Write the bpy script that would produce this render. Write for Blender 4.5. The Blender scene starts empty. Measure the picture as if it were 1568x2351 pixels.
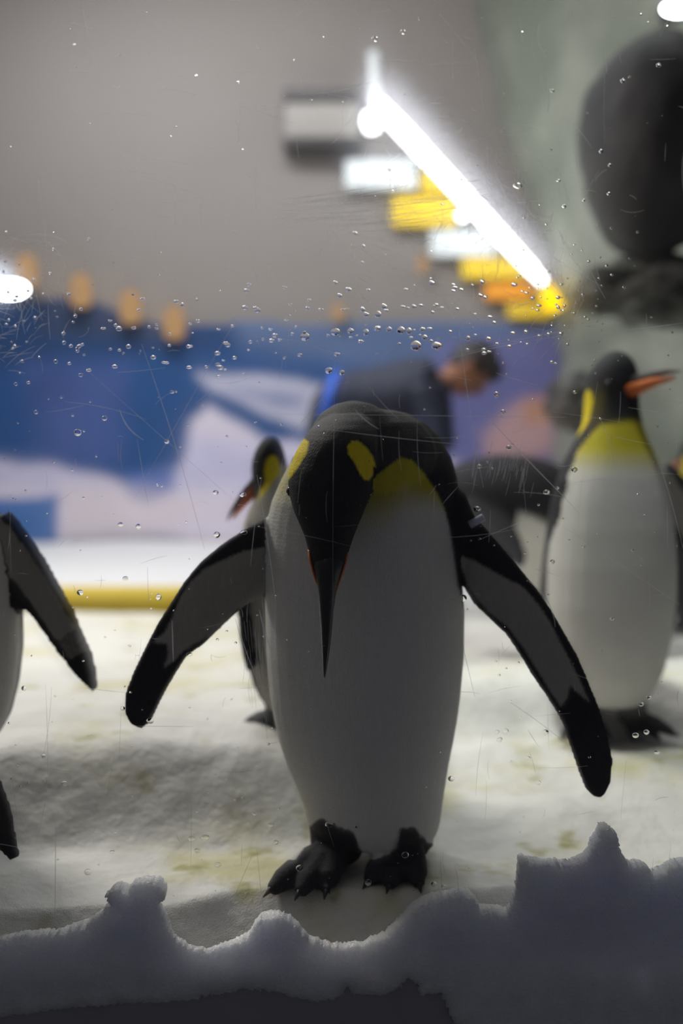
import bpy, bmesh, math, random
import numpy as np
from mathutils import Vector, Matrix, noise

random.seed(7)
np.random.seed(7)
SC = bpy.context.scene
COL = SC.collection

# ------------------------------------------------------------------ camera
W, H = 1568.0, 2351.0
FPX = 2612.0                       # focal length in pixels (40 mm on a 36 mm tall frame)
CAMZ = 0.71
HORIZON = 954.0
TH = math.atan((H / 2 - HORIZON) / FPX)
cam_d = bpy.data.cameras.new('camera')
cam = bpy.data.objects.new('camera', cam_d)
COL.objects.link(cam)
cam_d.sensor_fit = 'VERTICAL'
cam_d.sensor_height = 36.0
cam_d.sensor_width = 24.0
cam_d.lens = FPX * 36.0 / H
cam.location = (0, 0, CAMZ)
cam.rotation_euler = (math.pi / 2 - TH, 0, 0)
cam_d.clip_start = 0.05
cam_d.dof.use_dof = True
cam_d.dof.focus_distance = 1.58
cam_d.dof.aperture_fstop = 1.35
SC.camera = cam

# ------------------------------------------------------------------ world, lights, exposure
SC.view_settings.view_transform = 'Standard'
SC.view_settings.look = 'None'
SC.view_settings.gamma = 1.0
SC.view_settings.exposure = 0.0
SC.view_settings.use_curve_mapping = False
SC.cycles.use_denoising = True
SC.cycles.max_bounces = 5
SC.cycles.diffuse_bounces = 2
SC.cycles.glossy_bounces = 2
SC.cycles.transmission_bounces = 5
SC.cycles.transparent_max_bounces = 12
SC.cycles.use_adaptive_sampling = True
SC.cycles.adaptive_threshold = 0.03
wd = bpy.data.worlds.new('gallery_gloom')
SC.world = wd
wd.use_nodes = True
bg = wd.node_tree.nodes['Background']
bg.inputs[0].default_value = (0.86, 0.86, 1.0, 1)
bg.inputs[1].default_value = 0.062


def area_light(name, loc, target, size, power, colour):
    ld = bpy.data.lights.new(name, 'AREA')
    ld.shape = 'RECTANGLE'
    ld.size, ld.size_y = size
    ld.energy = power
    ld.color = colour
    o = bpy.data.objects.new(name, ld)
    COL.objects.link(o)
    o.location = loc
    d = Vector(target) - Vector(loc)
    o.rotation_euler = d.to_track_quat('-Z', 'Y').to_euler()
    return o


area_light('ceiling_floodlight', (-1.7, 3.75, 2.7), (-0.5, 2.6, 0), (0.8, 0.6), 80, (1.0, 0.95, 0.86))
area_light('ceiling_floodlight', (1.0, 4.0, 3.05), (0.7, 2.9, 0), (0.7, 0.5), 15, (0.97, 1.0, 0.92))
area_light('added_penguin_spot', (0.15, 2.25, 3.05), (0.62, 2.62, 0.5), (0.25, 0.25), 3.2, (0.96, 1.0, 0.94)).data.spread = math.radians(46)  # added unseen spot, narrowed onto the upright penguin to brighten it
area_light('ceiling_floodlight', (-0.9, 4.9, 3.05), (-0.8, 5.4, 0.4), (1.6, 0.6), 60, (0.97, 0.96, 1.0))
area_light('ceiling_floodlight', (-0.2, 4.6, 3.1), (-0.3, 6.3, 2.6), (1.6, 0.4), 17, (1.0, 0.93, 0.86))

# ------------------------------------------------------------------ pixel helpers
CT, ST = math.cos(TH), math.sin(TH)


def ray(px, py):
    x = (px - W / 2) / FPX
    u = (H / 2 - py) / FPX
    return Vector((x, u * ST + CT, u * CT - ST))


def P(px, py, Y):
    d = ray(px, py)
    t = Y / d.y
    return Vector((d.x * t, Y, CAMZ + d.z * t))


def G(px, py, z=0.0):
    d = ray(px, py)
    t = (z - CAMZ) / d.z
    return Vector((d.x * t, d.y * t, z))


def to_px(co):
    """world points (n,3) -> pixels (n,2)"""
    x = co[:, 0]
    y = co[:, 1]
    z = co[:, 2] - CAMZ
    f = y * CT - z * ST
    u = y * ST + z * CT
    return np.stack([W / 2 + FPX * x / f, H / 2 - FPX * u / f], 1)


def sstep(a, b, x):
    t = np.clip((x - a) / (b - a), 0, 1)
    return t * t * (3 - 2 * t)


def poly_sd(poly, pts):
    """signed distance of 2-D points to a polygon, positive inside"""
    p = np.asarray(poly, float)
    q = np.roll(p, -1, 0)
    best = np.full(len(pts), 1e9)
    inside = np.zeros(len(pts), bool)
    for a, b in zip(p, q):
        ab = b - a
        ap = pts - a
        t = np.clip((ap @ ab) / max(ab @ ab, 1e-9), 0, 1)
        d = np.hypot(ap[:, 0] - t * ab[0], ap[:, 1] - t * ab[1])
        best = np.minimum(best, d)
        cond = (a[1] > pts[:, 1]) != (b[1] > pts[:, 1])
        with np.errstate(divide='ignore', invalid='ignore'):
            xi = (b[0] - a[0]) * (pts[:, 1] - a[1]) / (b[1] - a[1]) + a[0]
        inside ^= cond & (pts[:, 0] < xi)
    return np.where(inside, best, -best)


# ------------------------------------------------------------------ materials
def srgb(r, g, b):
    def f(c):
        c /= 255.0
        return c / 12.92 if c <= 0.04045 else ((c + 0.055) / 1.055) ** 2.4
    return (f(r), f(g), f(b), 1.0)


class N:
    """small node-tree helper"""

    def __init__(self, name):
        self.m = bpy.data.materials.new(name)
        self.m.use_nodes = True
        self.t = self.m.node_tree
        self.t.nodes.clear()
        self.out = self.t.nodes.new('ShaderNodeOutputMaterial')

    def n(self, kind, **kw):
        nd = self.t.nodes.new('ShaderNode' + kind)
        for k, v in kw.items():
            if k.startswith('_'):
                setattr(nd, k[1:], v)
            else:
                self.put(nd, k, v)
        return nd

    def put(self, nd, key, v):
        key = key.replace('__', ' ')
        s = nd.inputs[int(key[1:])] if key[0] == 'i' and key[1:].isdigit() else nd.inputs[key]
        if isinstance(v, bpy.types.NodeSocket):
            self.t.links.new(v, s)
        else:
            s.default_value = v

    def math(self, op, a, b=0.0, c=0.0):
        nd = self.n('Math', _operation=op, i0=a, i1=b)
        if op == 'MULTIPLY_ADD':
            self.put(nd, 'i2', c)
        return nd.outputs[0]

    def step(self, v, lo, hi, a=0.0, b=1.0):
        nd = self.n('MapRange', _interpolation_type='SMOOTHSTEP', i0=v, i1=lo, i2=hi, i3=a, i4=b)
        return nd.outputs[0]

    def mix(self, f, a, b):
        nd = self.n('Mix', _data_type='RGBA', i0=f)
        self.put(nd, 'i6', a)
        self.put(nd, 'i7', b)
        return nd.outputs[2]

    def attr(self, name):
        return self.n('Attribute', _attribute_name=name).outputs['Fac']

    def noise(self, scale, detail=3.0, rough=0.55, vec=None):
        nd = self.n('TexNoise', Scale=scale, Detail=detail, Roughness=rough)
        if vec is not None:
            self.put(nd, 'Vector', vec)
        return nd.outputs[0]

    def coord(self, scale=(1, 1, 1), kind='Object'):
        tc = self.n('TexCoord')
        mp = self.n('Mapping')
        self.put(mp, 'Vector', tc.outputs[kind])
        self.put(mp, 'Scale', scale)
        return mp.outputs[0]

    def bump(self, h, strength, dist):
        return self.n('Bump', Strength=strength, Distance=dist, Height=h).outputs[0]

    def done(self, shader):
        self.t.links.new(shader, self.out.inputs[0])
        return self.m


def pbr(name, colour, rough=0.6, metal=0.0, vary=0.12, scale=12.0, bump=0.0, dist=0.002, sss=0.0, spec=0.5):
    k = N(name)
    nz = k.noise(scale, 4.0, vec=k.coord())
    dark = tuple(c * (1 - vary) for c in colour[:3]) + (1,)
    lite = tuple(min(1, c * (1 + vary)) for c in colour[:3]) + (1,)
    c = k.mix(nz, dark, lite)
    b = k.n('BsdfPrincipled', Roughness=rough, Metallic=metal)
    k.put(b, 'Base__Color', c)
    k.put(b, 'Specular__IOR__Level', spec)
    if bump:
        k.put(b, 'Normal', k.bump(k.noise(scale * 8, 3.0, vec=k.coord()), bump, dist))
    return k.done(b.outputs[0])


def emit(name, colour, strength):
    k = N(name)
    e = k.n('Emission', Strength=strength)
    k.put(e, 'Color', colour)
    return k.done(e.outputs[0])


def make_feather():
    k = N('penguin_plumage')
    fine = k.noise(330.0, 2.0, vec=k.coord((1.6, 1.6, 0.55)))
    jit = k.math('MULTIPLY_ADD', fine, 0.5, -0.25)

    def mask(a):
        return k.step(k.math('ADD', k.attr(a), jit), -0.22, 0.22)
    grain = k.noise(140.0, 3.0, vec=k.coord((1.5, 1.5, 0.35)))
    black = k.mix(grain, (0.004, 0.004, 0.006, 1), (0.013, 0.013, 0.017, 1))
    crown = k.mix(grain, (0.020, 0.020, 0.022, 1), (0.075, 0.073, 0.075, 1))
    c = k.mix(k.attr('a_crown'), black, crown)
    grey = k.mix(grain, (0.32, 0.295, 0.26, 1), (0.45, 0.42, 0.375, 1))  # darkens white flipper undersides for shade; also the true grey back
    c = k.mix(mask('a_grey'), c, grey)
    white = k.mix(grain, (0.62, 0.60, 0.57, 1), (0.74, 0.73, 0.70, 1))
    bib = k.mix(k.attr('a_yel'), white, (0.50, 0.43, 0.02, 1))
    c = k.mix(mask('a_white'), c, bib)
    patch = k.mix(grain, (0.62, 0.46, 0.004, 1), (0.85, 0.68, 0.01, 1))
    c = k.mix(mask('a_patch'), c, patch)
    foot = k.mix(k.noise(60.0, 4.0), (0.007, 0.007, 0.009, 1), (0.03, 0.03, 0.036, 1))
    c = k.mix(mask('a_foot'), c, foot)
    b = k.n('BsdfPrincipled', Roughness=0.72)
    k.put(b, 'Base__Color', c)
    k.put(b, 'Specular__IOR__Level', 0.25)
    wv = k.n('TexWave', _wave_type='BANDS', _bands_direction='Z', Scale=55.0, Distortion=7.0)
    k.put(wv, 'Detail', 3.0)
    k.put(wv, 'Detail__Scale', 4.0)
    k.put(wv, 'Vector', k.coord((1, 1, 1)))
    hgt = k.math('ADD', k.math('MULTIPLY', wv.outputs[1], 0.12), fine)
    k.put(b, 'Normal', k.bump(hgt, 0.55, 0.0035))
    return k.done(b.outputs[0])


def make_snow(name, stains=True, col=(0.80, 0.79, 0.755), gran=1.0):
    k = N(name)
    v = k.coord((1, 1, 1))
    base = k.mix(k.noise(5.0, 5.0, vec=v), tuple(c * 0.90 for c in col) + (1,), tuple(col) + (1,))
    if stains:
        vs = k.coord((1.0, 1.25, 1.0))
        big = k.noise(3.1, 4.0, 0.6, vec=vs)
        s1 = k.step(big, 0.48, 0.70)
        base = k.mix(k.math('MULTIPLY', s1, 0.7), base, (0.56, 0.51, 0.17, 1))
        sm = k.noise(9.0, 3.0, 0.55, vec=vs)
        s2 = k.math('MULTIPLY', k.step(sm, 0.56, 0.68), k.step(big, 0.40, 0.58))
        base = k.mix(k.math('MULTIPLY', s2, 0.85), base, (0.33, 0.30, 0.05, 1))
    b = k.n('BsdfPrincipled', Roughness=0.55)
    k.put(b, 'Base__Color', base)
    k.put(b, 'Specular__IOR__Level', 0.3)
    vor = k.n('TexVoronoi', Scale=230.0 if gran > 1.5 else 520.0)
    k.put(vor, 'Vector', v)
    hgt = k.math('ADD', k.math('MULTIPLY', vor.outputs[0], 0.5 * gran),
                 k.math('ADD', k.math('MULTIPLY', k.noise(45.0, 4.0, vec=v), 1.0), k.math('MULTIPLY', k.noise(12.0, 3.0, vec=v), 4.0)))
    k.put(b, 'Normal', k.bump(hgt, 0.5, 0.006))
    return b, k


def snow_mat(*a, translucent=0.0, sss=0.0, **kw):
    b, k = make_snow(*a, **kw)
    if sss:
        k.put(b, 'Subsurface__Weight', 1.0)
        k.put(b, 'Subsurface__Radius', (0.8, 0.85, 1.0))
        k.put(b, 'Subsurface__Scale', sss)
        k.put(b, 'Roughness', 0.3)
    if translucent:
        tr = k.n('BsdfTranslucent')
        k.put(tr, 'Color', (0.72, 0.74, 0.86, 1))
        mx = k.n('MixShader')
        k.put(mx, 'i0', translucent)
        k.t.links.new(b.outputs[0], mx.inputs[1])
        k.t.links.new(tr.outputs[0], mx.inputs[2])
        return k.done(mx.outputs[0])
    return k.done(b.outputs[0])


M = {}
M['feather'] = make_feather()
M['snow'] = snow_mat('trodden_snow', True, gran=0.45)
M['snow_clean'] = snow_mat('clean_snow', False, (0.82, 0.83, 0.84))
M['snow_wet'] = snow_mat('granular_wet_snow', False, (0.90, 0.90, 0.96), 2.4, sss=0.04)
M['beak'] = pbr('bill_horn', (0.010, 0.010, 0.011, 1), 0.35, scale=60, bump=0.2)
M['mandible'] = pbr('orange_bill_plate', srgb(205, 105, 40), 0.45, scale=50)
M['claw'] = pbr('claw_horn', (0.012, 0.012, 0.014, 1), 0.4, scale=80, bump=0.2)
M['eye'] = pbr('dark_eye', (0.02, 0.012, 0.008, 1), 0.08, scale=80, bump=0)
M['tag'] = pbr('tag_metal', srgb(190, 190, 215), 0.4, 0.2, scale=70)
M['yellow_paint'] = pbr('yellow_paint', srgb(198, 172, 0), 0.6, scale=9, spec=0.2)
M['rust'] = pbr('rust_board', srgb(140, 80, 40), 0.7, scale=14)
M['plaster'] = pbr('grey_plaster', (0.23, 0.212, 0.20, 1), 0.85, scale=1.6, vary=0.06)
M['ceiling'] = pbr('ceiling_paint', (0.30, 0.29, 0.28, 1), 0.9, scale=2)
M['concrete'] = pbr('dark_wet_concrete', (0.36, 0.35, 0.37, 1), 0.7, scale=8, vary=0.3)
M['darkmetal'] = pbr('dark_metal', (0.035, 0.034, 0.034, 1), 0.5, 0.3, scale=20)
M['greymetal'] = pbr('grey_metal', (0.26, 0.25, 0.235, 1), 0.5, 0.2, scale=20)
M['white_board'] = pbr('white_board', (0.72, 0.78, 0.80, 1), 0.6, scale=6)
M['yellow_board'] = pbr('yellow_board', (0.85, 0.60, 0.02, 1), 0.6, scale=6)
M['orange_board'] = pbr('orange_board', (0.85, 0.33, 0.01, 1), 0.6, scale=6)
M['tube'] = emit('tube_glow', (0.97, 0.97, 1.0, 1), 9.0)
M['panel_glow'] = emit('yellow_glow', (1.0, 0.62, 0.0, 1), 2.2)
M['lamp_warm'] = emit('warm_lamp_glow', (1.0, 0.58, 0.26, 1), 0.52)
M['lamp_white'] = emit('white_lamp_glow', (0.86, 0.92, 1.0, 1), 30.0)
M['skin'] = pbr('skin', srgb(150, 100, 70), 0.6, scale=14)
M['hair'] = pbr('dark_hair', (0.012, 0.010, 0.009, 1), 0.6, scale=40)
M['jacket'] = pbr('navy_jacket', (0.012, 0.016, 0.040, 1), 0.75, scale=10, vary=0.3)
M['trousers'] = pbr('dark_trousers', (0.014, 0.016, 0.024, 1), 0.8, scale=10)
M['blue'] = pbr('blue_cloth', (0.01, 0.10, 0.62, 1), 0.6, scale=12)
M['shoe'] = pbr('black_shoe', (0.01, 0.01, 0.01, 1), 0.5, scale=20)


def make_rock(name, a, b_, scale, dist=0.03):
    k = N(name)
    v = k.coord()
    c = k.mix(k.step(k.noise(scale, 5.0, 0.6, vec=v), 0.35, 0.68), a, b_)
    b = k.n('BsdfPrincipled', Roughness=0.85)
    k.put(b, 'Base__Color', c)
    k.put(b, 'Normal', k.bump(k.noise(scale * 4, 6.0, 0.65, vec=v), 0.6, dist))
    return k.done(b.outputs[0])


M['rock'] = make_rock('pale_green_rock', (0.15, 0.17, 0.14, 1), (0.27, 0.29, 0.245, 1), 1.6)
M['boulder'] = make_rock('dark_boulder', (0.012, 0.013, 0.018, 1), (0.035, 0.031, 0.031, 1), 2.2)
M['ledge'] = make_rock('dripped_ledge', (0.022, 0.022, 0.02, 1), (0.19, 0.19, 0.175, 1), 7.0)


def make_paint():
    k = N('mural_paint')
    at = k.n('Attribute', _attribute_name='paint')
    b = k.n('BsdfPrincipled', Roughness=0.7)
    nz = k.noise(4.0, 4.0, vec=k.coord())
    mul = k.n('Mix', _data_type='RGBA', _blend_type='MULTIPLY', i0=0.25)
    k.put(mul, 'i6', at.outputs['Color'])
    k.put(mul, 'i7', k.n('CombineColor', i0=nz, i1=nz, i2=nz).outputs[0])
    k.put(b, 'Base__Color', mul.outputs[2])
    return k.done(b.outputs[0])


M['mural'] = make_paint()


def make_glass():
    k = N('scuffed_glass')
    tr = k.n('BsdfTransparent')
    k.put(tr, 'Color', (0.93, 0.95, 0.95, 1))
    gl = k.n('BsdfGlossy', Roughness=0.02)
    fr = k.n('Fresnel', IOR=1.45)
    m1 = k.n('MixShader')
    k.t.links.new(fr.outputs[0], m1.inputs[0])
    k.t.links.new(tr.outputs[0], m1.inputs[1])
    k.t.links.new(gl.outputs[0], m1.inputs[2])
    return k.done(m1.outputs[0])


def make_film():
    """the scuffed, smeared outer face: mostly clear, a little forward scatter"""
    k = N('smeared_glass_face')
    tr = k.n('BsdfTransparent')
    k.put(tr, 'Color', (0.97, 0.97, 0.97, 1))
    rf = k.n('BsdfRefraction', IOR=1.07, Roughness=0.5)
    k.put(rf, 'Color', (0.92, 0.92, 1.0, 1))
    v = k.coord((1.0, 1.0, 1.0))
    sm = k.step(k.noise(3.0, 4.0, 0.6, vec=v), 0.25, 0.8, 0.10, 0.20)
    m1 = k.n('MixShader')
    k.t.links.new(sm, m1.inputs[0])
    k.t.links.new(tr.outputs[0], m1.inputs[1])
    k.t.links.new(rf.outputs[0], m1.inputs[2])
    return k.done(m1.outputs[0])


def make_water():
    k = N('water')
    g = k.n('BsdfGlass', IOR=1.33, Roughness=0.0)
    return k.done(g.outputs[0])


def make_scratch():
    k = N('scratch_white')
    tr = k.n('BsdfTransparent')
    tl = k.n('BsdfTranslucent')
    k.put(tl, 'Color', (0.9, 0.9, 0.92, 1))
    df = k.n('BsdfDiffuse')
    k.put(df, 'Color', (0.8, 0.8, 0.85, 1))
    m0 = k.n('MixShader', i0=0.25)
    k.t.links.new(tl.outputs[0], m0.inputs[1])
    k.t.links.new(df.outputs[0], m0.inputs[2])
    m1 = k.n('MixShader', i0=0.6)
    k.t.links.new(tr.outputs[0], m1.inputs[1])
    k.t.links.new(m0.outputs[0], m1.inputs[2])
    return k.done(m1.outputs[0])


M['glass'] = make_glass()
M['film'] = make_film()
M['water'] = make_water()
M['scratch'] = make_scratch()


# ------------------------------------------------------------------ object helpers
def tag(o, label=None, cat=None, group=None, kind=None):
    if label:
        o['label'] = label
    if cat:
        o['category'] = cat
    if group:
        o['group'] = group
    if kind:
        o['kind'] = kind
    return o


def empty(name, loc):
    o = bpy.data.objects.new(name, None)
    o.empty_display_size = 0.05
    COL.objects.link(o)
    o.location = loc
    return o


def link(name, me, mat, parent=None, smooth=True):
    o = bpy.data.objects.new(name, me)
    COL.objects.link(o)
    if mat is not None and not me.materials:
        me.materials.append(mat)
    if smooth:
        me.polygons.foreach_set('use_smooth', [True] * len(me.polygons))
    if parent is not None:
        o.parent = parent
        o.matrix_parent_inverse = Matrix.Translation(-Vector(parent.location))
    return o


def pydata(name, verts, faces):
    me = bpy.data.meshes.new(name)
    me.from_pydata([tuple(v) for v in verts], [], faces)
    me.update()
    return me


class MB:
    """collects shapes in world coordinates"""

    def __init__(self):
        self.v, self.f = [], []

    def loft(self, rings, seg=20, caps=True):
        """rings: (centre, u, v) half-axes"""
        b0 = len(self.v)
        for c, u, w in rings:
            c, u, w = Vector(c), Vector(u), Vector(w)
            for i in range(seg):
                a = 2 * math.pi * i / seg
                self.v.append(c + u * math.cos(a) + w * math.sin(a))
        n = len(rings)
        for r in range(n - 1):
            for i in range(seg):
                j = (i + 1) % seg
                self.f.append((b0 + r * seg + i, b0 + r * seg + j, b0 + (r + 1) * seg + j, b0 + (r + 1) * seg + i))
        if caps:
            for r, flip in ((0, True), (n - 1, False)):
                ci = len(self.v)
                self.v.append(Vector(rings[r][0]))
                for i in range(seg):
                    j = (i + 1) % seg
                    t = (b0 + r * seg + i, b0 + r * seg + j, ci)
                    self.f.append(t[::-1] if flip else t)

    def tube(self, pts, radii, seg=14, flat=None):
        """round tube along points; flat=(vec, factor) squashes along vec"""
        pts = [Vector(p) for p in pts]
        rings = []
        for i, p in enumerate(pts):
            t = (pts[min(i + 1, len(pts) - 1)] - pts[max(i - 1, 0)]).normalized()
            ref = Vector((0, 1, 0)) if abs(t.y) < 0.9 else Vector((1, 0, 0))
            u = t.cross(ref).normalized()
            w = t.cross(u).normalized()
            r = radii[i]
            ru, rw = (r, r) if not isinstance(r, tuple) else r
            rings.append((p, u * ru, w * rw))
        self.loft(rings, seg)

    def ball(self, c, r, seg=18, rot=None):
        c = Vector(c)
        r = Vector(r if hasattr(r, '__len__') else (r, r, r))
        rings = []
        n = 9
        for i in range(n):
            a = -math.pi / 2 + math.pi * (i + 0.15) / (n - 0.7)
            z = math.sin(a)
            q = math.cos(a)
            cc, u, w = Vector((0, 0, r.z * z)), Vector((r.x * q, 0, 0)), Vector((0, r.y * q, 0))
            if rot is not None:
                cc, u, w = rot @ cc, rot @ u, rot @ w
            rings.append((c + cc, u, w))
        self.loft(rings, seg)

    def box(self, lo, hi):
        x0, y0, z0 = lo
        x1, y1, z1 = hi
        b = len(self.v)
        for z in (z0, z1):
            for x, y in ((x0, y0), (x1, y0), (x1, y1), (x0, y1)):
                self.v.append(Vector((x, y, z)))
        for f in ((0, 3, 2, 1), (4, 5, 6, 7), (0, 1, 5, 4), (1, 2, 6, 5), (2, 3, 7, 6), (3, 0, 4, 7)):
            self.f.append(tuple(b + i for i in f))

    def mesh(self, name):
        return pydata(name, self.v, self.f)

    def obj(self, name, mat, parent=None, smooth=True, bevel=0.0):
        me = self.mesh(name)
        if bevel:
            bm = bmesh.new()
            bm.from_mesh(me)
            bmesh.ops.bevel(bm, geom=bm.edges[:], offset=bevel, segments=2, affect='EDGES', profile=0.6)
            bm.to_mesh(me)
            bm.free()
            smooth = False
        return link(name, me, mat, parent, smooth)

    def fused(self, name, voxel, smooth_it=6, factor=0.5):
        """voxel union of everything collected -> one continuous mesh"""
        me = self.mesh(name + '_src')
        o = bpy.data.objects.new(name + '_src', me)
        COL.objects.link(o)
        r = o.modifiers.new('r', 'REMESH')
        r.mode = 'VOXEL'
        r.voxel_size = voxel
        if smooth_it:
            s = o.modifiers.new('s', 'SMOOTH')
            s.iterations = smooth_it
            s.factor = factor
        dg = bpy.context.evaluated_depsgraph_get()
        out = bpy.data.meshes.new_from_object(o.evaluated_get(dg))
        out.name = name
        bpy.data.objects.remove(o)
        bpy.data.meshes.remove(me)
        return out


def co_of(me):
    a = np.empty(len(me.vertices) * 3)
    me.vertices.foreach_get('co', a)
    return a.reshape(-1, 3)


def no_of(me):
    a = np.empty(len(me.vertices) * 3)
    me.vertices.foreach_get('normal', a)
    return a.reshape(-1, 3)


def set_attr(me, name, vals):
    at = me.attributes.new(name, 'FLOAT', 'POINT')
    at.data.foreach_set('value', np.clip(np.asarray(vals, float), -4, 4).astype(np.float32))


# ------------------------------------------------------------------ the setting
YG = 1.50          # inner face of the viewing pane
Y_BACK = 6.3


def ground_h(x, y):
    wx = x + 0.12 * noise.noise(Vector((x * 1.3, y * 1.3, 4.0)))
    w = 1.0 - 0.85 * float(sstep(-0.20, 0.25, wx))
    yy = y + 0.10 * noise.noise(Vector((x * 1.7, 3.0, 1.0))) - 0.10 * (wx + 0.3)
    z = 0.125 * w * float(sstep(1.79, 1.99, yy)) * (1 - float(sstep(2.2, 3.5, y))) - 0.03 * float(sstep(2.6, 4.0, y))  # left rise steepened so its near face makes the dark shadow band
    z += 0.085 * float(sstep(2.38, 2.55, yy + 0.10 * (wx + 0.3))) * (1 - float(sstep(2.65, 3.5, y))) * float(sstep(0.05, 0.3, x))  # right rise added so its slope darkens like the penguins' shadow
    far = min(1.0, max(0.0, (math.hypot((x + 0.02) / 1.3, y - 1.72) - 0.16) / 0.25))
    z += far * (0.026 * noise.noise(Vector((x * 2.4, y * 3.0, 0.3))) + 0.012 * noise.noise(Vector((x * 7, y * 8, 2.0))))
    z += 0.003 * noise.noise(Vector((x * 22, y * 22, 5.0)))
    brink = 1.60 + 0.06 * float(sstep(-0.27, -0.14, x))
    if y < brink:
        z -= min(0.085, (brink - y) * 0.8)
    return z


def ground_hit(px, py):
    z = 0.0
    for _ in range(12):
        p = G(px, py, z)
        z = 0.5 * z + 0.5 * ground_h(p.x, p.y)
    return G(px, py, z)


def build_ground():
    xs = np.linspace(-2.1, 1.45, 300)
    ys = np.concatenate([np.linspace(1.538, 2.4, 150), np.linspace(2.41, 4.2, 120)])
    v = [(x, y, ground_h(x, y)) for y in ys for x in xs]
    n = len(xs)
    f = [(j * n + i, j * n + i + 1, (j + 1) * n + i + 1, (j + 1) * n + i) for j in range(len(ys) - 1) for i in range(n - 1)]
    b = len(v)                                       # front and back skirts down to the slab
    for row in (0, len(ys) - 1):
        s = len(v)
        v += [(v[row * n + i][0], v[row * n + i][1], -0.19) for i in range(n)]
        for i in range(n - 1):
            q = (row * n + i, s + i, s + i + 1, row * n + i + 1)
            f.append(q if row == 0 else q[::-1])
    o = link('snow_cover', pydata('snow_cover', v, f), M['snow'])
    tag(o, 'trodden uneven snow with yellow-green stains covering the penguin enclosure', 'snow', kind='stuff')


build_ground()


def slab(name, lo, hi, mat, kind='structure', parent=None, bevel=0.0):
    m = MB()
    m.box(lo, hi)
    o = m.obj(name, mat, parent, smooth=False, bevel=bevel)
    if kind:
        o['kind'] = kind
    return o


slab('floor', (-2.4, 1.47, -0.30), (2.4, 6.5, -0.20), M['concrete'])
slab('wall_back', (-2.4, Y_BACK, -0.20), (2.4, 6.5, 3.25), M['plaster'])
slab('wall_left', (-2.4, 1.47, -0.20), (-2.15, Y_BACK, 3.25), M['plaster'])
slab('ceiling', (-2.4, 1.47, 3.25), (2.4, 6.5, 3.4), M['ceiling'])
tr1 = slab('trim_1', (-2.15, YG + 0.026, -0.20), (2.1, YG + 0.036, -0.058), M['concrete'])
tag(tr1, 'dark wet concrete upstand under the viewing glass', 'trim')


# far snow terrace beyond the kerb
def build_far_snow():
    xs = np.linspace(-2.14, 1.1, 80)
    ys = np.linspace(4.38, Y_BACK - 0.04, 50)
    v = [(x, y, 0.02 * noise.noise(Vector((x * 1.5, y * 1.5, 9))) + 0.012) for y in ys for x in xs]
    n = len(xs)
    f = [(j * n + i, j * n + i + 1, (j + 1) * n + i + 1, (j + 1) * n + i) for j in range(len(ys) - 1) for i in range(n - 1)]
    s = len(v)
    v += [(v[i][0], v[i][1], -0.19) for i in range(n)]
    f += [(i, s + i, s + i + 1, i + 1) for i in range(n - 1)]
    o = link('snow_terrace', pydata('snow_terrace', v, f), M['snow_clean'])
    tag(o, 'clean white snow terrace beyond the yellow kerb, at the foot of the mural', 'snow', kind='stuff')


build_far_snow()

# kerbs between the trodden snow and the terrace
m = MB()
pts = [P(x, 1378, 4.29) for x in np.linspace(-260, 620, 24)]
m.tube(pts, [(0.055, 0.05)] * len(pts), 18)
kb = m.obj('kerb', M['yellow_paint'])
tag(kb, 'rounded yellow painted kerb along the edge of the snow', 'kerb', kind='thing')
m = MB()
a, b = P(900, 1440, 4.26), P(1290, 1446, 4.26)
m.box((a.x, 4.24, -0.19), (b.x, 4.30, a.z + 0.015))
tag(m.obj('edging_board', M['rust'], smooth=False, bevel=0.006), 'rusty brown edging board behind the spread flipper', 'board')


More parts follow.
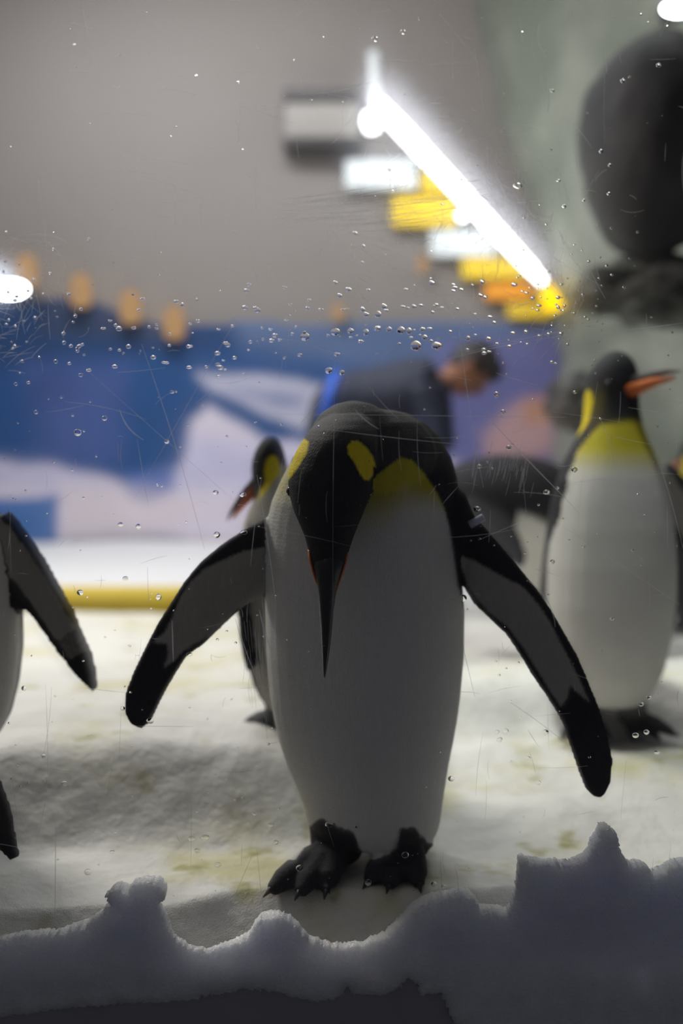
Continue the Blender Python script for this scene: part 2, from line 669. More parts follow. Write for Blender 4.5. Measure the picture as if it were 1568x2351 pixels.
# mural painted on the lower back wall -----------------------------------
def build_mural():
    Ym = Y_BACK - 0.02
    xs = np.linspace(-2.1, 1.2, 200)
    zs = np.linspace(-0.05, 1.36, 90)
    X, Z = np.meshgrid(xs, zs)
    pts3 = np.stack([X.ravel(), np.full(X.size, Ym), Z.ravel()], 1)
    px = to_px(pts3)
    wob = np.array([noise.noise(Vector((p[0] * 0.012, p[1] * 0.012, 3.0))) for p in px])
    wob2 = np.array([noise.noise(Vector((p[0] * 0.004, p[1] * 0.006, 8.0))) for p in px])

    def lin(*c):
        return np.array(srgb(*c)[:3])

    c = np.tile(lin(16, 72, 132), (len(px), 1))

    def lay(poly, col, soft=14.0, op=1.0):
        nonlocal c
        d = poly_sd(poly, px) + wob * 12
        a = (sstep(-soft, soft, d) * op)[:, None]
        c = c * (1 - a) + lin(*col) * a
    lay([(-300, 640), (300, 690), (420, 740), (1500, 720), (1500, 800), (700, 800), (-300, 850)], (16, 58, 108), 30)
    lay([(520, 700), (1500, 700), (1500, 800), (900, 860), (560, 800)], (96, 116, 156), 40, 0.8)
    lay([(60, 830), (290, 840), (280, 1060), (100, 1080)], (78, 92, 155), 50, 0.6)
    lay([(1000, 790), (1320, 760), (1320, 1300), (1000, 1300)], (112, 112, 170), 40, 0.9)
    lay([(-300, 1030), (120, 1070), (270, 1105), (330, 1150), (385, 1120), (425, 1050), (438, 965), (478, 930), (600, 1002),
         (760, 1030), (900, 1000), (1100, 1080), (1100, 1400), (-300, 1400)], (222, 214, 232), 16)
    lay([(-300, 1030), (120, 1070), (330, 1120), (420, 1060), (440, 1000), (700, 1040), (700, 1120), (-300, 1120)], (178, 180, 222), 40, 0.6)
    lay([(455, 858), (690, 866), (800, 900), (800, 1000), (690, 985), (620, 960), (560, 925), (480, 895)], (190, 190, 212), 14)
    lay([(520, 890), (700, 905), (700, 940), (640, 935)], (60, 90, 150), 22, 0.6)
    lay([(280, 1085), (390, 1075), (400, 1120), (345, 1155), (300, 1140)], (84, 112, 182), 20, 0.85)
    lay([(-300, 1140), (132, 1140), (136, 1400), (-300, 1400)], (58, 110, 178), 10)
    lay([(-300, 1225), (30, 1215), (100, 1262), (136, 1300), (-300, 1330)], (140, 160, 178), 14, 0.8)
    lay([(1105, 1000), (1160, 940), (1210, 915), (1270, 930), (1270, 1040), (1110, 1060)], (205, 165, 165), 24, 0.9)
    lay([(1205, 925), (1240, 905), (1265, 925), (1250, 970), (1210, 970)], (200, 140, 95), 12, 0.7)
    lay([(150, 1230), (330, 1215), (430, 1235), (420, 1270), (150, 1275)], (160, 160, 178), 14, 0.8)  # grey shadow painted into the mural colour
    lay([(140, 1110), (260, 1105), (420, 1140), (520, 1170), (300, 1235), (150, 1230)], (226, 212, 216), 30, 0.5)
    lay([(90, 700), (150, 680), (230, 690), (260, 720), (340, 745), (400, 760), (400, 780), (90, 770)], (40, 60, 95), 14, 0.9)
    n = len(xs)
    f = [(j * n + i, j * n + i + 1, (j + 1) * n + i + 1, (j + 1) * n + i) for j in range(len(zs) - 1) for i in range(n - 1)]
    # irregular painted top edge: trim faces above the skyline
    top = np.interp(px[:, 0], [-300, 60, 150, 230, 300, 400, 520, 800, 1400], [688, 690, 676, 694, 728, 748, 742, 738, 735]) + wob2 * 6
    keep = px[:, 1] > top
    f = [q for q in f if all(keep[i] for i in q)]
    used = sorted({i for q in f for i in q})
    idx = {u: k for k, u in enumerate(used)}
    me = pydata('mural', pts3[used], [tuple(idx[i] for i in q) for q in f])
    at = me.color_attributes.new('paint', 'FLOAT_COLOR', 'POINT')
    at.data.foreach_set('color', np.concatenate([c[used], np.ones((len(used), 1))], 1).astype(np.float32).ravel())
    o = link('mural', me, M['mural'])
    so = o.modifiers.new('thick', 'SOLIDIFY')
    so.thickness = 0.012
    so.offset = 0
    tag(o, 'painted mural of pale icebergs against deep blue sky on the back wall', 'mural')


build_mural()


# pale rock face on the right -----------------------------------------------
def build_rock_wall():
    edge_y = [-200, 0, 300, 600, 800, 1000, 1500, 1700]
    edge_x = [1040, 1062, 1125, 1235, 1262, 1250, 1255, 1260]
    rows, cols = 110, 90
    v = []
    for j in range(rows):
        py = -180 + (1480 + 180) * j / (rows - 1)
        x0 = np.interp(py, edge_y, edge_x)
        for i in range(cols):
            t = i / (cols - 1)
            px = x0 + (1900 - x0) * t
            Y = 6.2 - 2.5 * t ** 1.05
            p = P(px, py, Y)
            fold = 0.14 * noise.noise(Vector((p.x * 2.2 + p.z * 0.8, p.y * 0.7, p.z * 0.6))) + 0.05 * noise.noise(Vector((p.x * 5, p.y * 3, p.z * 3.5)))
            if p.z < 1.2:
                fold += 0.10 * noise.noise(Vector((p.x * 5, p.y * 2, p.z * 6 + 3)))
            p = P(px, py, Y + fold + 0.25 * (1 - min(1, t * 8)) ** 2)
            v.append(p)
    f = [(j * cols + i, j * cols + i + 1, (j + 1) * cols + i + 1, (j + 1) * cols + i) for j in range(rows - 1) for i in range(cols - 1)]
    o = link('wall_right', pydata('wall_right', v, f), M['rock'])
    so = o.modifiers.new('thick', 'SOLIDIFY')
    so.thickness = 0.08
    so.offset = 1
    o['kind'] = 'structure'


build_rock_wall()


def rock(name, centre, radii, mat, label, seed, amp=0.18, freq=3.0, cat='rock', sub=4):
    bm = bmesh.new()
    bmesh.ops.create_icosphere(bm, subdivisions=sub, radius=1.0)
    for q in bm.verts:
        d = q.co.normalized()
        k = 1 + amp * noise.noise(d * freq * 0.6 + Vector((seed, 0, 0))) + amp * 0.45 * noise.noise(d * freq * 2 + Vector((0, seed, 0)))
        q.co = Vector((d.x * radii[0] * k, d.y * radii[1] * k, d.z * radii[2] * k))
    me = bpy.data.meshes.new(name)
    bm.to_mesh(me)
    bm.free()
    o = link(name, me, mat)
    o.location = centre
    tag(o, label, cat)
    return o


c = P(1512, 335, 3.75)
rock('boulder', c, (0.245, 0.30, 0.36), M['boulder'], 'big dark rounded boulder jutting from the pale rock face', 3.1, 0.10, 2.0)
c = P(1520, 668, 3.9)
rock('rock_ledge', c, (0.27, 0.25, 0.115), M['ledge'], 'rough rock ledge with pale drips under the dark boulder', 8.7, 0.4, 5.0)
c = P(1330, 930, 4.4)
rock('rock_ledge', c, (0.13, 0.14, 0.11), M['ledge'], 'small broken grey rock jutting beside the mural edge', 5.5, 0.35, 4.0)


# ------------------------------------------------------------------ lamps and boards at the back
def build_lamps():
    Yb = Y_BACK - 0.30
    # the long sloping tube
    e = empty('strip_light', P(1075, 480, Yb + 0.1))
    tag(e, 'long white tube light running diagonally across the back wall', 'light')
    a, b = P(868, 238, Yb), P(1248, 648, Yb)
    m = MB()
    m.tube([a.lerp(b, t) for t in np.linspace(0, 1, 12)], [0.030] + [0.038, 0.038, 0.037, 0.036, 0.036, 0.035, 0.034, 0.033, 0.031, 0.029] + [0.020], 14)
    m.obj('tube', M['tube'], e)
    m = MB()
    c_, d_ = P(1250, 660, Yb + 0.01), P(1278, 712, Yb + 0.01)
    m.tube([c_, c_.lerp(d_, .5), d_], [0.040, 0.046, 0.040], 14)
    m.obj('yellow_glow_end', M['panel_glow'], e)  # glowing end piece stands in for lamplight on yellow panels
    m = MB()
    m.tube([P(852, 262, Yb - .01), P(852, 280, Yb - .01), P(856, 300, Yb - .01)], [0.035, 0.042, 0.032], 14)
    m.obj('lamp_head', M['tube'], e)
    m = MB()
    m.tube([P(1060, 485, Yb), P(1068, 500, Yb)], [0.03, 0.03], 14)
    m.obj('lamp_head', M['tube'], e)
    m = MB()
    off = Vector((0.03, 0.055, 0.03))
    m.tube([a.lerp(b, t) + off for t in np.linspace(0.02, 0.98, 6)], [0.03] * 6, 8)
    m.obj('mounting_rail', M['greymetal'], e)
    for t in (0.15, 0.5, 0.85):
        m = MB()
        q = a.lerp(b, t) + off
        m.tube([q, Vector((q.x, Y_BACK + 0.01, q.z))], [0.015, 0.015], 8)
        m.obj('bracket', M['greymetal'], e)
    m = MB()
    m.tube([P(858, 120, Yb + .04), P(862, 250, Yb + .04)], [0.03, 0.03], 10)
    m.obj('conduit', M['white_board'], e)

    boards = [(792, 958, 366, 434, 'white_board', 'upper white board beside the tube light'),
              (900, 1048, 452, 520, 'yellow_board', 'yellow board between the two white boards beside the tube light'),
              (968, 1030, 392, 440, 'yellow_board', 'short yellow board tucked against the tube light above the others'),
              (988, 1140, 530, 590, 'white_board', 'lower white board beside the tube light'),
              (1060, 1205, 594, 640, 'yellow_board', 'yellow board directly above the orange board'),
              (1114, 1222, 650, 690, 'orange_board', 'orange board near the lower end of the tube light'),
              (1166, 1262, 696, 732, 'yellow_board', 'yellow board at the bottom of the row below the orange one')]
    for x0, x1, y0, y1, mt, lb in boards:
        lo = P(x0, y1, Y_BACK - 0.06)
        hi = P(x1, y0, Y_BACK - 0.06)
        m = MB()
        m.box((lo.x, Y_BACK - 0.07, lo.z), (hi.x, Y_BACK + 0.002, hi.z))
        tag(m.obj('painted_board', M[mt], smooth=False, bevel=0.008), lb, 'board', 'coloured boards along the tube light')

    # grey duct box with dark rims
    lo, hi = P(655, 330, Y_BACK - 0.1), P(826, 222, Y_BACK - 0.1)
    e = empty('vent_box', (lo.x, Y_BACK - 0.05, lo.z))
    tag(e, 'grey vent box with dark upper and lower rims on the back wall', 'vent')
    m = MB()
    m.box((lo.x, Y_BACK - 0.12, lo.z), (hi.x, Y_BACK + 0.002, hi.z))
    m.obj('housing', M['greymetal'], e, smooth=False, bevel=0.008)
    for z in (lo.z, hi.z):
        m = MB()
        m.box((lo.x - 0.01, Y_BACK - 0.15, z - 0.028), (hi.x + 0.01, Y_BACK - 0.001, z + 0.028))
        m.obj('rim', M['darkmetal'], e, smooth=False, bevel=0.006)

    # small warm lamps
    warm = [(62, 622), (186, 668), (300, 706), (400, 742), (776, 716), (970, 606)]
    for i, (x, y) in enumerate(warm):
        s = 1.0 if i < 4 else 0.5
        p = P(x, y, Y_BACK - 0.08)
        lb = (('amber wall lamp tucked right beside the white oval spot lamp', 'amber wall lamp second along from the white oval spot lamp',
               'amber wall lamp third along from the white oval spot lamp', 'lowest amber wall lamp of the row, touching the mural skyline')[i] if i < 4 else
              ('small amber wall lamp just above the mural skyline behind the bending person' if i == 4 else 'small amber wall lamp beside the yellow boards'))
        e = empty('wall_lamp', (p.x, Y_BACK - 0.02, p.z))
        tag(e, lb, 'lamp', 'amber wall lamps' if i < 4 else None)
        m = MB()
        m.loft([(p + Vector((0, 0, dz * s)), Vector((r * s, 0, 0)), Vector((0, r * s, 0))) for dz, r in
                ((-0.085, 0.038), (-0.06, 0.058), (0.03, 0.055), (0.08, 0.040), (0.092, 0.02))], 14)
        m.obj('lamp_shade', M['lamp_warm'], e)
        m = MB()
        m.tube([Vector((p.x, p.y + 0.05 * s, p.z)), Vector((p.x, Y_BACK + 0.005, p.z))], [0.014, 0.014], 8)
        m.obj('bracket', M['darkmetal'], e)

    # two round white spot lamps
    for x, y, Y, rx, lb in ((22, 664, 5.6, 0.085, 'white oval spot lamp beside the amber wall lamps'),
                            (1556, 20, 4.3, 0.055, 'white oval spot lamp above the dark boulder')):
        p = P(x, y, Y)
        e = empty('spot_lamp', p)
        tag(e, lb, 'lamp')
        m = MB()
        m.ball(p, (rx, 0.03, rx * 0.42))
        m.obj('lens', M['lamp_white'], e)
        m = MB()
        m.loft([(p + Vector((0, 0.012 + q, 0.0)), Vector((rx * k, 0, 0)), Vector((0, 0, rx * 0.5 * k))) for q, k in ((0.0, 1.05), (0.06, 0.95), (0.11, 0.5))], 18)
        m.obj('housing', M['darkmetal'], e)
        m = MB()
        m.tube([p + Vector((0, 0.06, 0)), Vector((p.x, p.y + (Y_BACK - 0.028 - p.y if x < 800 else 0.4), p.z))], [0.01, 0.01], 8)
        m.obj('support_arm', M['darkmetal'], e)


build_lamps()


# ------------------------------------------------------------------ the bowing penguin
def main_penguin():
    root_p = G(800, 2030, 0.0)
    root = empty('king_penguin', (root_p.x, 1.75, 0.0))
    tag(root, 'king penguin bowing its head with bill pointing down and both flippers spread', 'penguin', 'king penguins')
    m = MB()
    # torso ------------------------------------------------------------
    rows = [(1924, 752, 980, 1.775), (1910, 718, 1002, 1.775), (1880, 702, 1011, 1.77), (1840, 694, 1016, 1.765), (1800, 680, 1022, 1.765), (1750, 658, 1030, 1.76), (1700, 641, 1040, 1.76),
            (1650, 629, 1049, 1.76), (1600, 620, 1056, 1.76), (1500, 611, 1065, 1.76), (1400, 609, 1066, 1.76), (1300, 608, 1058, 1.76), (1250, 609, 1054, 1.76),
            (1200, 613, 1052, 1.76), (1150, 624, 1052, 1.755), (1100, 646, 1050, 1.75), (1050, 672, 1036, 1.745), (1000, 712, 1006, 1.735), (970, 742, 975, 1.73), (950, 785, 940, 1.725), (941, 830, 900, 1.72)]
    rings = []
    for y, xl, xr, Y in rows:
        a, b = P(xl, y, Y), P(xr, y, Y)
        w = (b - a) / 2
        ry = w.x * (0.84 if y > 1250 else 0.84 - 0.10 * min(1, (1250 - y) / 200))
        rings.append(((a + b) / 2, w, Vector((0, ry, 0))))
    m.loft(rings, 36)
    # head, bill pointing down ------------------------------------------
    hrows = [(950, 762, 838, 1.655, .05), (965, 735, 858, 1.645, .07), (985, 712, 866, 1.632, .080), (1010, 695, 868, 1.620, .080), (1040, 677, 866, 1.608, .074), (1080, 663, 860, 1.597, .069), (1110, 661, 855, 1.590, .065),
             (1140, 665, 849, 1.584, .060), (1170, 673, 838, 1.578, .054), (1200, 686, 825, 1.573, .047), (1230, 699, 813, 1.569, .040), (1260, 707, 803, 1.566, .034),
             (1290, 713, 795, 1.564, .029), (1310, 718, 788, 1.563, .025)]
    rings = []
    for y, xl, xr, Y, ry in hrows:
        a, b = P(xl, y, Y), P(xr, y, Y)
        rings.append(((a + b) / 2, (b - a) / 2, Vector((0, ry, 0))))
    m.loft(rings, 28)
    # nape joining head and shoulders
    m.ball(P(812, 1010, 1.68), (0.066, 0.075, 0.058))
    m.ball(P(860, 1045, 1.70), (0.095, 0.085, 0.070))
    # flippers: (leading x,y) (trailing x,y) depth
    left = [((645, 1190), (645, 1355), 1.765), ((608, 1188), (608, 1364), 1.745), ((560, 1214), (560, 1394), 1.72), ((510, 1247), (532, 1418), 1.715), ((460, 1288), (505, 1445), 1.71),
            ((422, 1334), (470, 1479), 1.70), ((390, 1385), (432, 1504), 1.70), ((360, 1432), (407, 1543), 1.695), ((334, 1482), (384, 1582), 1.69),
            ((308, 1535), (366, 1617), 1.69), ((288, 1585), (354, 1645), 1.69), ((284, 1632), (340, 1664), 1.69), ((298, 1660), (325, 1674), 1.69)]
    right = [((1030, 1100), (1020, 1330), 1.74), ((1068, 1132), (1046, 1338), 1.735), ((1088, 1180), (1058, 1336), 1.73), ((1112, 1207), (1066, 1352), 1.72), ((1150, 1250), (1086, 1386), 1.71), ((1190, 1298), (1122, 1421), 1.70),
             ((1230, 1346), (1160, 1456), 1.69), ((1265, 1396), (1190, 1501), 1.68), ((1293, 1444), (1225, 1559), 1.675), ((1326, 1502), (1255, 1601), 1.67), ((1351, 1560), (1288, 1658), 1.665),
             ((1377, 1622), (1309, 1722), 1.66), ((1396, 1682), (1329, 1780), 1.66), ((1408, 1742), (1342, 1812), 1.66), ((1404, 1794), (1356, 1826), 1.66), ((1388, 1824), (1372, 1833), 1.66)]
    for fl in (left, right):
        rings = []
        for k, (ld, trl, Y) in enumerate(fl):
            a, b = P(ld[0], ld[1], Y), P(trl[0], trl[1], Y)
            u = (b - a) / 2
            th = 0.030 if k < 2 else max(0.006, 0.017 - 0.001 * k)
            rings.append(((a + b) / 2, u, Vector((0, th, 0))))
        m.loft(rings, 22)
    # legs, feet
    claws = []
    for ankle, r, base, toes in (
            ((765, 1.755), 0.036, (772, 1995), [(622, 2045), (688, 2050), (748, 2046)]),
            ((946, 1.775), 0.034, (942, 1990), [(846, 2024), (893, 2034), (962, 2032)])):
        px, Y = ankle
        top, mid = P(px, 1880, Y), P(px, 1945, Y)
        bs = G(base[0], base[1] + 14, 0.030)
        bs.y = Y - 0.02
        m.tube([top, mid, Vector((mid.x, Y - 0.004, 0.05)), Vector((bs.x, Y - 0.012, 0.022))], [r * 1.08, r, r * 1.02, r * 0.9], 16)
        m.ball((bs.x, Y, 0.020), (r * 1.15, r * 1.1, 0.020))
        tips = []
        for tx, ty in toes:
            tip = G(tx, ty, 0.006)
            tips.append(tip)
            st = Vector((bs.x, Y - 0.015, 0.026))
            mid_ = st.lerp(tip, 0.5) + Vector((0, 0, 0.012))
            m.tube([st, mid_, st.lerp(tip, 0.82) + Vector((0, 0, 0.006)), tip], [0.027, 0.022, 0.018, 0.010], 12)
            claws.append((st.lerp(tip, 0.9) + Vector((0, 0, 0.004)), tip + (tip - st).normalized() * 0.016 + Vector((0, 0, -0.003))))
        for q in range(2):                                   # web between toes
            c_ = (tips[q] + tips[q + 1]) / 2
            st = Vector((bs.x, Y - 0.015, 0.016))
            m.tube([st, st.lerp(c_, 0.5) + Vector((0, 0, .003)), st.lerp(c_, 0.78)], [(0.026, 0.016), (0.028, 0.012), (0.020, 0.008)], 10)
    # stiff tail between the legs
    m.tube([P(930, 1870, 1.82), P(905, 1912, 1.84), P(868, 1922, 1.86)], [0.045, 0.026, 0.007], 10)
    me = m.fused('body', 0.0034, 5)
    co, no = co_of(me), no_of(me)
    px = to_px(co)
    x, y = px[:, 0], px[:, 1]
    depth = co[:, 1]
    front = no[:, 1] < 0.28
    head = (depth < np.interp(y, [940, 1000, 1100, 1290, 1330], [1.70, 1.69, 1.655, 1.61, 1.60])) & (y < 1330) & (x < 872) & (poly_sd([(830, 930), (872, 990), (868, 1060), (858, 1096), (846, 1150), (830, 1200), (800, 1290), (780, 1330), (720, 1330), (690, 1215), (640, 1120), (640, 930)], px) > 0)
    on_flip = (x < 609) | ((y > 1180) & (x > np.interp(y, [1180, 1300, 1340, 1400, 1900], [1052, 1056, 1062, 1069, 1080])))
    belly = poly_sd([(540, 1300), (560, 1180), (610, 1130), (640, 1100), (664, 1062), (700, 1040), (860, 1094), (882, 1078), (920, 1050), (946, 1056), (972, 1085), (1002, 1130), (1019, 1165), (1031, 1210),
                     (1039, 1260), (1045, 1300), (1051, 1345), (1062, 1390), (1085, 1440), (1110, 1700), (1100, 1990), (540, 1990)], px) / 20
    belly = np.where(head | on_flip | ~front, -3, belly)
    # dark leg cuffs rising into the belly
    leg = np.maximum(poly_sd([(704, 1930), (709, 1902), (722, 1886), (744, 1881), (764, 1889), (788, 1902), (808, 1910), (824, 1932), (835, 1960), (860, 2100), (560, 2100), (690, 1960)], px),
                     poly_sd([(908, 1945), (913, 1920), (922, 1904), (940, 1898), (956, 1903), (966, 1920), (984, 1932), (1002, 1940), (1010, 2080), (820, 2100), (822, 1990), (905, 1955)], px))
    leg = np.maximum(leg, poly_sd([(845, 1905), (925, 1905), (925, 1990), (845, 1990)], px) * (depth > 1.815) - 30 * (depth <= 1.815))
    leg = leg + 7 * np.array([noise.noise(Vector((p_[0] * 0.07, p_[1] * 0.05, 3.3))) if p_[1] > 1850 else 0.0 for p_ in px])
    leg = np.where(y > 1870, leg / 20, -3)
    leg = np.where(y > 1975, 3, leg)
    greyL = poly_sd([(618, 1255), (560, 1265), (510, 1287), (470, 1306), (438, 1335), (414, 1372), (396, 1415), (380, 1450), (352, 1474), (384, 1478), (386, 1500), (378, 1532), (402, 1515),
                     (422, 1494), (444, 1480), (480, 1460), (512, 1434), (545, 1400), (618, 1358)], px)
    greyR = poly_sd([(1046, 1272), (1085, 1285), (1120, 1305), (1165, 1330), (1200, 1347), (1235, 1387), (1262, 1427), (1290, 1482), (1311, 1522), (1331, 1562), (1352, 1612), (1326, 1590), (1308, 1574), (1303, 1600),
                     (1288, 1622), (1268, 1594), (1238, 1546), (1206, 1494), (1166, 1440), (1126, 1408), (1094, 1376), (1074, 1346), (1062, 1310)], px)
    grey = np.where(on_flip & front, np.maximum(greyL, greyR) / 22, -3)
    patchL = poly_sd([(709, 1014), (696, 1006), (684, 1018), (670, 1048), (656, 1080), (652, 1106), (664, 1100), (690, 1064), (705, 1038)], px)
    patchR = poly_sd([(798, 1024), (808, 1012), (822, 1012), (840, 1026), (856, 1048), (863, 1072), (856, 1070), (856, 1090), (846, 1103), (836, 1102), (824, 1084), (810, 1056), (799, 1042)], px)
    patch = np.where(front & (depth < 1.70), np.maximum(patchL, patchR) / 16, -3)
    # yellow upper breast fading downwards
    ref = np.interp(x, [600, 655, 680, 840, 880, 930, 1000, 1040], [1130, 1085, 1080, 1100, 1095, 1075, 1110, 1165])
    fade = np.interp(x, [600, 660, 700, 840, 900, 1000, 1040], [40, 110, 120, 150, 140, 70, 40])
    yel = 1 - sstep(0.15, 1.0, (y - ref) / fade)
    yel *= np.interp(x, [600, 645, 700, 840], [0.25, 0.55, 0.6, 1.0])
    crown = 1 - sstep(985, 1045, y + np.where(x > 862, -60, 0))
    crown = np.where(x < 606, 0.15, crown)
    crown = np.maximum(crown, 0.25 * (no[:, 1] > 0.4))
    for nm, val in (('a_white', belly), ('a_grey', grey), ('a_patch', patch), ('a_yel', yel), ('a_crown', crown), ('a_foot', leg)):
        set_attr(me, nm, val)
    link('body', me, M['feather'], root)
    # bill -------------------------------------------------------------
    brow = [(1262, 724, 790, 1.563, .026), (1290, 719, 790, 1.556, .025), (1310, 722, 784, 1.554, .022), (1330, 726, 779, 1.553, .019), (1350, 729, 774, 1.552, .0165), (1370, 731, 770, 1.552, .0145),
            (1400, 733, 766, 1.551, .0125), (1440, 736, 762.5, 1.551, .0105), (1480, 738, 758.5, 1.551, .009), (1510, 739.5, 754.5, 1.552, .0075), (1535, 741, 750.5, 1.553, .0055), (1550, 742.5, 747.5, 1.555, .003), (1556, 744, 746, 1.556, .001)]
    m = MB()
    rings = []
    for yy, xl, xr, Y, ry in brow:
        a, b = P(xl, yy, Y), P(xr, yy, Y)
        rings.append(((a + b) / 2, (b - a) / 2, Vector((0, ry, 0))))
    m.loft(rings, 20)
    bk_ = m.obj('beak', M['beak'], root)
    for s, rw in ((-1, [(1262, 707), (1285, 710), (1310, 716), (1335, 724), (1352, 730)]), (1, [(1266, 800), (1290, 796), (1315, 788), (1340, 779), (1366, 770), (1392, 765)])):
        m = MB()
        m.tube([P(xx - s * 3.2, yy, 1.563) for yy, xx in rw], [(0.0024, 0.012)] * (len(rw) - 1) + [(0.001, 0.004)], 10)
        m.obj('lower_mandible', M['mandible'], bk_)
    for xx in (664, 851):
        m = MB()
        m.ball(P(xx + (5 if xx < 700 else -5), 1128, 1.585), 0.0075)
        m.obj('eye', M['eye'], root)
    for a, b in claws:
        m = MB()
        m.tube([a, a.lerp(b, 0.55) + Vector((0, 0, 0.002)), b], [0.0065, 0.0045, 0.001], 8)
        m.obj('claw', M['claw'], root)
    m = MB()
    c0 = P(1094, 1196, 1.70)
    m.tube([c0 + Vector((-.010, 0, -.006)), c0 + Vector((.010, -.004, .006))], [0.006, 0.006], 10)
    m.obj('flipper_band', M['tag'], root)
    return root


main_penguin()


# ------------------------------------------------------------------ other penguins
def penguin(base, yaw, label, scale=1.0, bend=0.0, bend_side=0.0, head_yaw=0.0, head_pitch=0.0, flips=None, voxel=0.007, wide=1.0, shade=0.35, upper=0.3):
    """base: foot point; yaw 0 faces the camera (-Y); bend: lean forward (rad) spread over the trunk;
    flips: two (tip offset from shoulder in the local frame: out, forward, up)"""
    base = Vector(base)
    root = empty('king_penguin', base)
    tag(root, label, 'penguin', 'king penguins')
    s = scale
    prof = [(0.055, .070, .066), (0.085, .100, .094), (0.13, .122, .114), (0.20, .138, .126), (0.28, .147, .131), (0.36, .147, .130), (0.44, .140, .123), (0.50, .130, .114),
            (0.55, .116, .104), (0.59, .100, .092), (0.62, .083, .080), (0.65, .068, .069), (0.68, .059, .063), (0.71, .056, .062), (0.74, .055, .062), (0.77, .049, .056), (0.795, .036, .042), (0.812, .014, .016)]
    zq = np.linspace(prof[0][0], prof[-1][0], 70)
    pa_ = np.array(prof)
    prof = [(z, float(np.interp(z, pa_[:, 0], pa_[:, 1])), float(np.interp(z, pa_[:, 0], pa_[:, 2]))) for z in zq]
    R0 = Matrix.Rotation(yaw, 3, 'Z')

    def fr(z):
        return frames[int(np.abs(zq - z).argmin())]
    frames = []
    pos = base + Vector((0, 0, prof[0][0] * s))
    prev = prof[0][0]
    for z, rx, ry in prof:
        k = float(sstep(0.12, 0.60, z))
        kh = float(sstep(0.60, 0.70, z))
        Rb = Matrix.Rotation(bend * k, 3, 'X') @ Matrix.Rotation(bend_side * k, 3, 'Y')
        up = R0 @ Rb @ Vector((0, 0, 1))
        pos = pos + up * (z - prev) * s
        prev = z
        Rh = Matrix.Rotation(head_yaw * kh, 3, 'Z') @ Matrix.Rotation(head_pitch * kh, 3, 'X')
        side = R0 @ Rb @ Rh @ Vector((1, 0, 0))
        fwd = R0 @ Rb @ Rh @ Vector((0, -1, 0))
        frames.append((z, pos.copy(), side, fwd, R0 @ Rb @ Rh @ Vector((0, 0, 1)), rx * s * wide, ry * s))
    m = MB()
    m.loft([(p, sd * rx, fw * ry) for z, p, sd, fw, up, rx, ry in frames], 28)
    # tail
    z, p, sd, fw, up, rx, ry = fr(0.13)
    m.tube([p - fw * ry * 0.7, p - fw * (ry + 0.025 * s) - up * 0.03 * s, p - fw * (ry + 0.05 * s) - up * 0.07 * s], [0.05 * s, 0.03 * s, 0.008 * s], 10)
    # feet
    f0, s0 = R0 @ Vector((0, -1, 0)), R0 @ Vector((1, 0, 0))
    claws = []
    for sg in (-1, 1):
        an = base + s0 * 0.055 * sg * s
        m.tube([an + Vector((0, 0, 0.11 * s)), an + Vector((0, 0, 0.03 * s)), an + Vector((0, 0, 0.012 * s))], [0.036 * s, 0.032 * s, 0.028 * s], 12)
        for tq in (-0.5, 0.0, 0.5):
            d = (f0 * math.cos(tq + 0.2 * sg) + s0 * math.sin(tq + 0.2 * sg)) * 0.10 * s
            tip = an + d + Vector((0, 0, 0.008))
            m.tube([an + Vector((0, 0, 0.022)), an + d * 0.6 + Vector((0, 0, 0.02)), tip], [0.022 * s, 0.017 * s, 0.010 * s], 10)
            claws.append((tip - d * 0.1, tip + d * 0.16 + Vector((0, 0, -0.004))))
    # flippers
    z, p, sd, fw, up, rx, ry = fr(0.55)
    lines = []
    for sg, fl in zip((-1, 1), flips or ((0.10, 0.0, -0.32), (0.10, 0.0, -0.32))):
        sh = p + sd * sg * rx * 0.80
        if isinstance(fl[0], Vector):
            tip = fl[0]
            fl = (0, 0, 0, fl[1])
        else:
            out, fo, dn = fl[:3]
            tip = sh + (sd * sg * out + fw * fo) * s + up * dn * s
        el = sh.lerp(tip, 0.45) + sd * sg * 0.025 * s
        pts = []
        for t in np.linspace(0, 1, 9):
            pts.append(sh * (1 - t) ** 2 + el * 2 * t * (1 - t) + tip * t * t)
        ax = (tip - sh).normalized()
        nrm = (fw - ax * fw.dot(ax))                    # broad face looks forward when the flipper is spread
        if len(fl) > 3:
            nrm = nrm.normalized() * (1 - fl[3]) + sd * fl[3]
            nrm = nrm - ax * nrm.dot(ax)
        nrm.normalize()
        wv = ax.cross(nrm).normalized()
        ws = [0.052, 0.054, 0.053, 0.051, 0.048, 0.044, 0.038, 0.030, 0.009]
        ts = [0.024, 0.018, 0.014, 0.012, 0.011, 0.010, 0.009, 0.009, 0.006]
        m.loft([(q, wv * w_ * s, nrm * max(t_ * s, voxel * 1.15)) for q, w_, t_ in zip(pts, ws, ts)], 18)
        lines.append((pts, wv, nrm, ws))
    me = m.fused('body', voxel, 4)
    co, no = co_of(me), no_of(me)
    # nearest frame
    fp = np.array([f[1] for f in frames])
    dd = ((co[:, None, :] - fp[None]) ** 2).sum(2)
    zz = np.array([f[0] for f in frames])
    wts = 1.0 / (dd + 1e-5) ** 4
    zed = (wts * zz).sum(1) / wts.sum(1)
    idx = dd.argmin(1)
    S = np.array([f[2] for f in frames])[idx]
    F = np.array([f[3] for f in frames])[idx]
    U = np.array([f[4] for f in frames])[idx]
    rel = co - fp[idx]
    zed = zz[idx] + (rel * U).sum(1) / s
    a = (rel * S).sum(1)
    b = (rel * F).sum(1)
    ang = np.degrees(np.arctan2(np.abs(a), b))
    rad = np.hypot(a, b)
    lim = np.interp(zed, [0.0, 0.5, 0.60, 0.645], [84, 84, 74, 60])
    white = (lim - ang) / 20
    white = np.minimum(white, (0.652 - zed) / 0.03)
    yel = sstep(0.54, 0.615, zed)
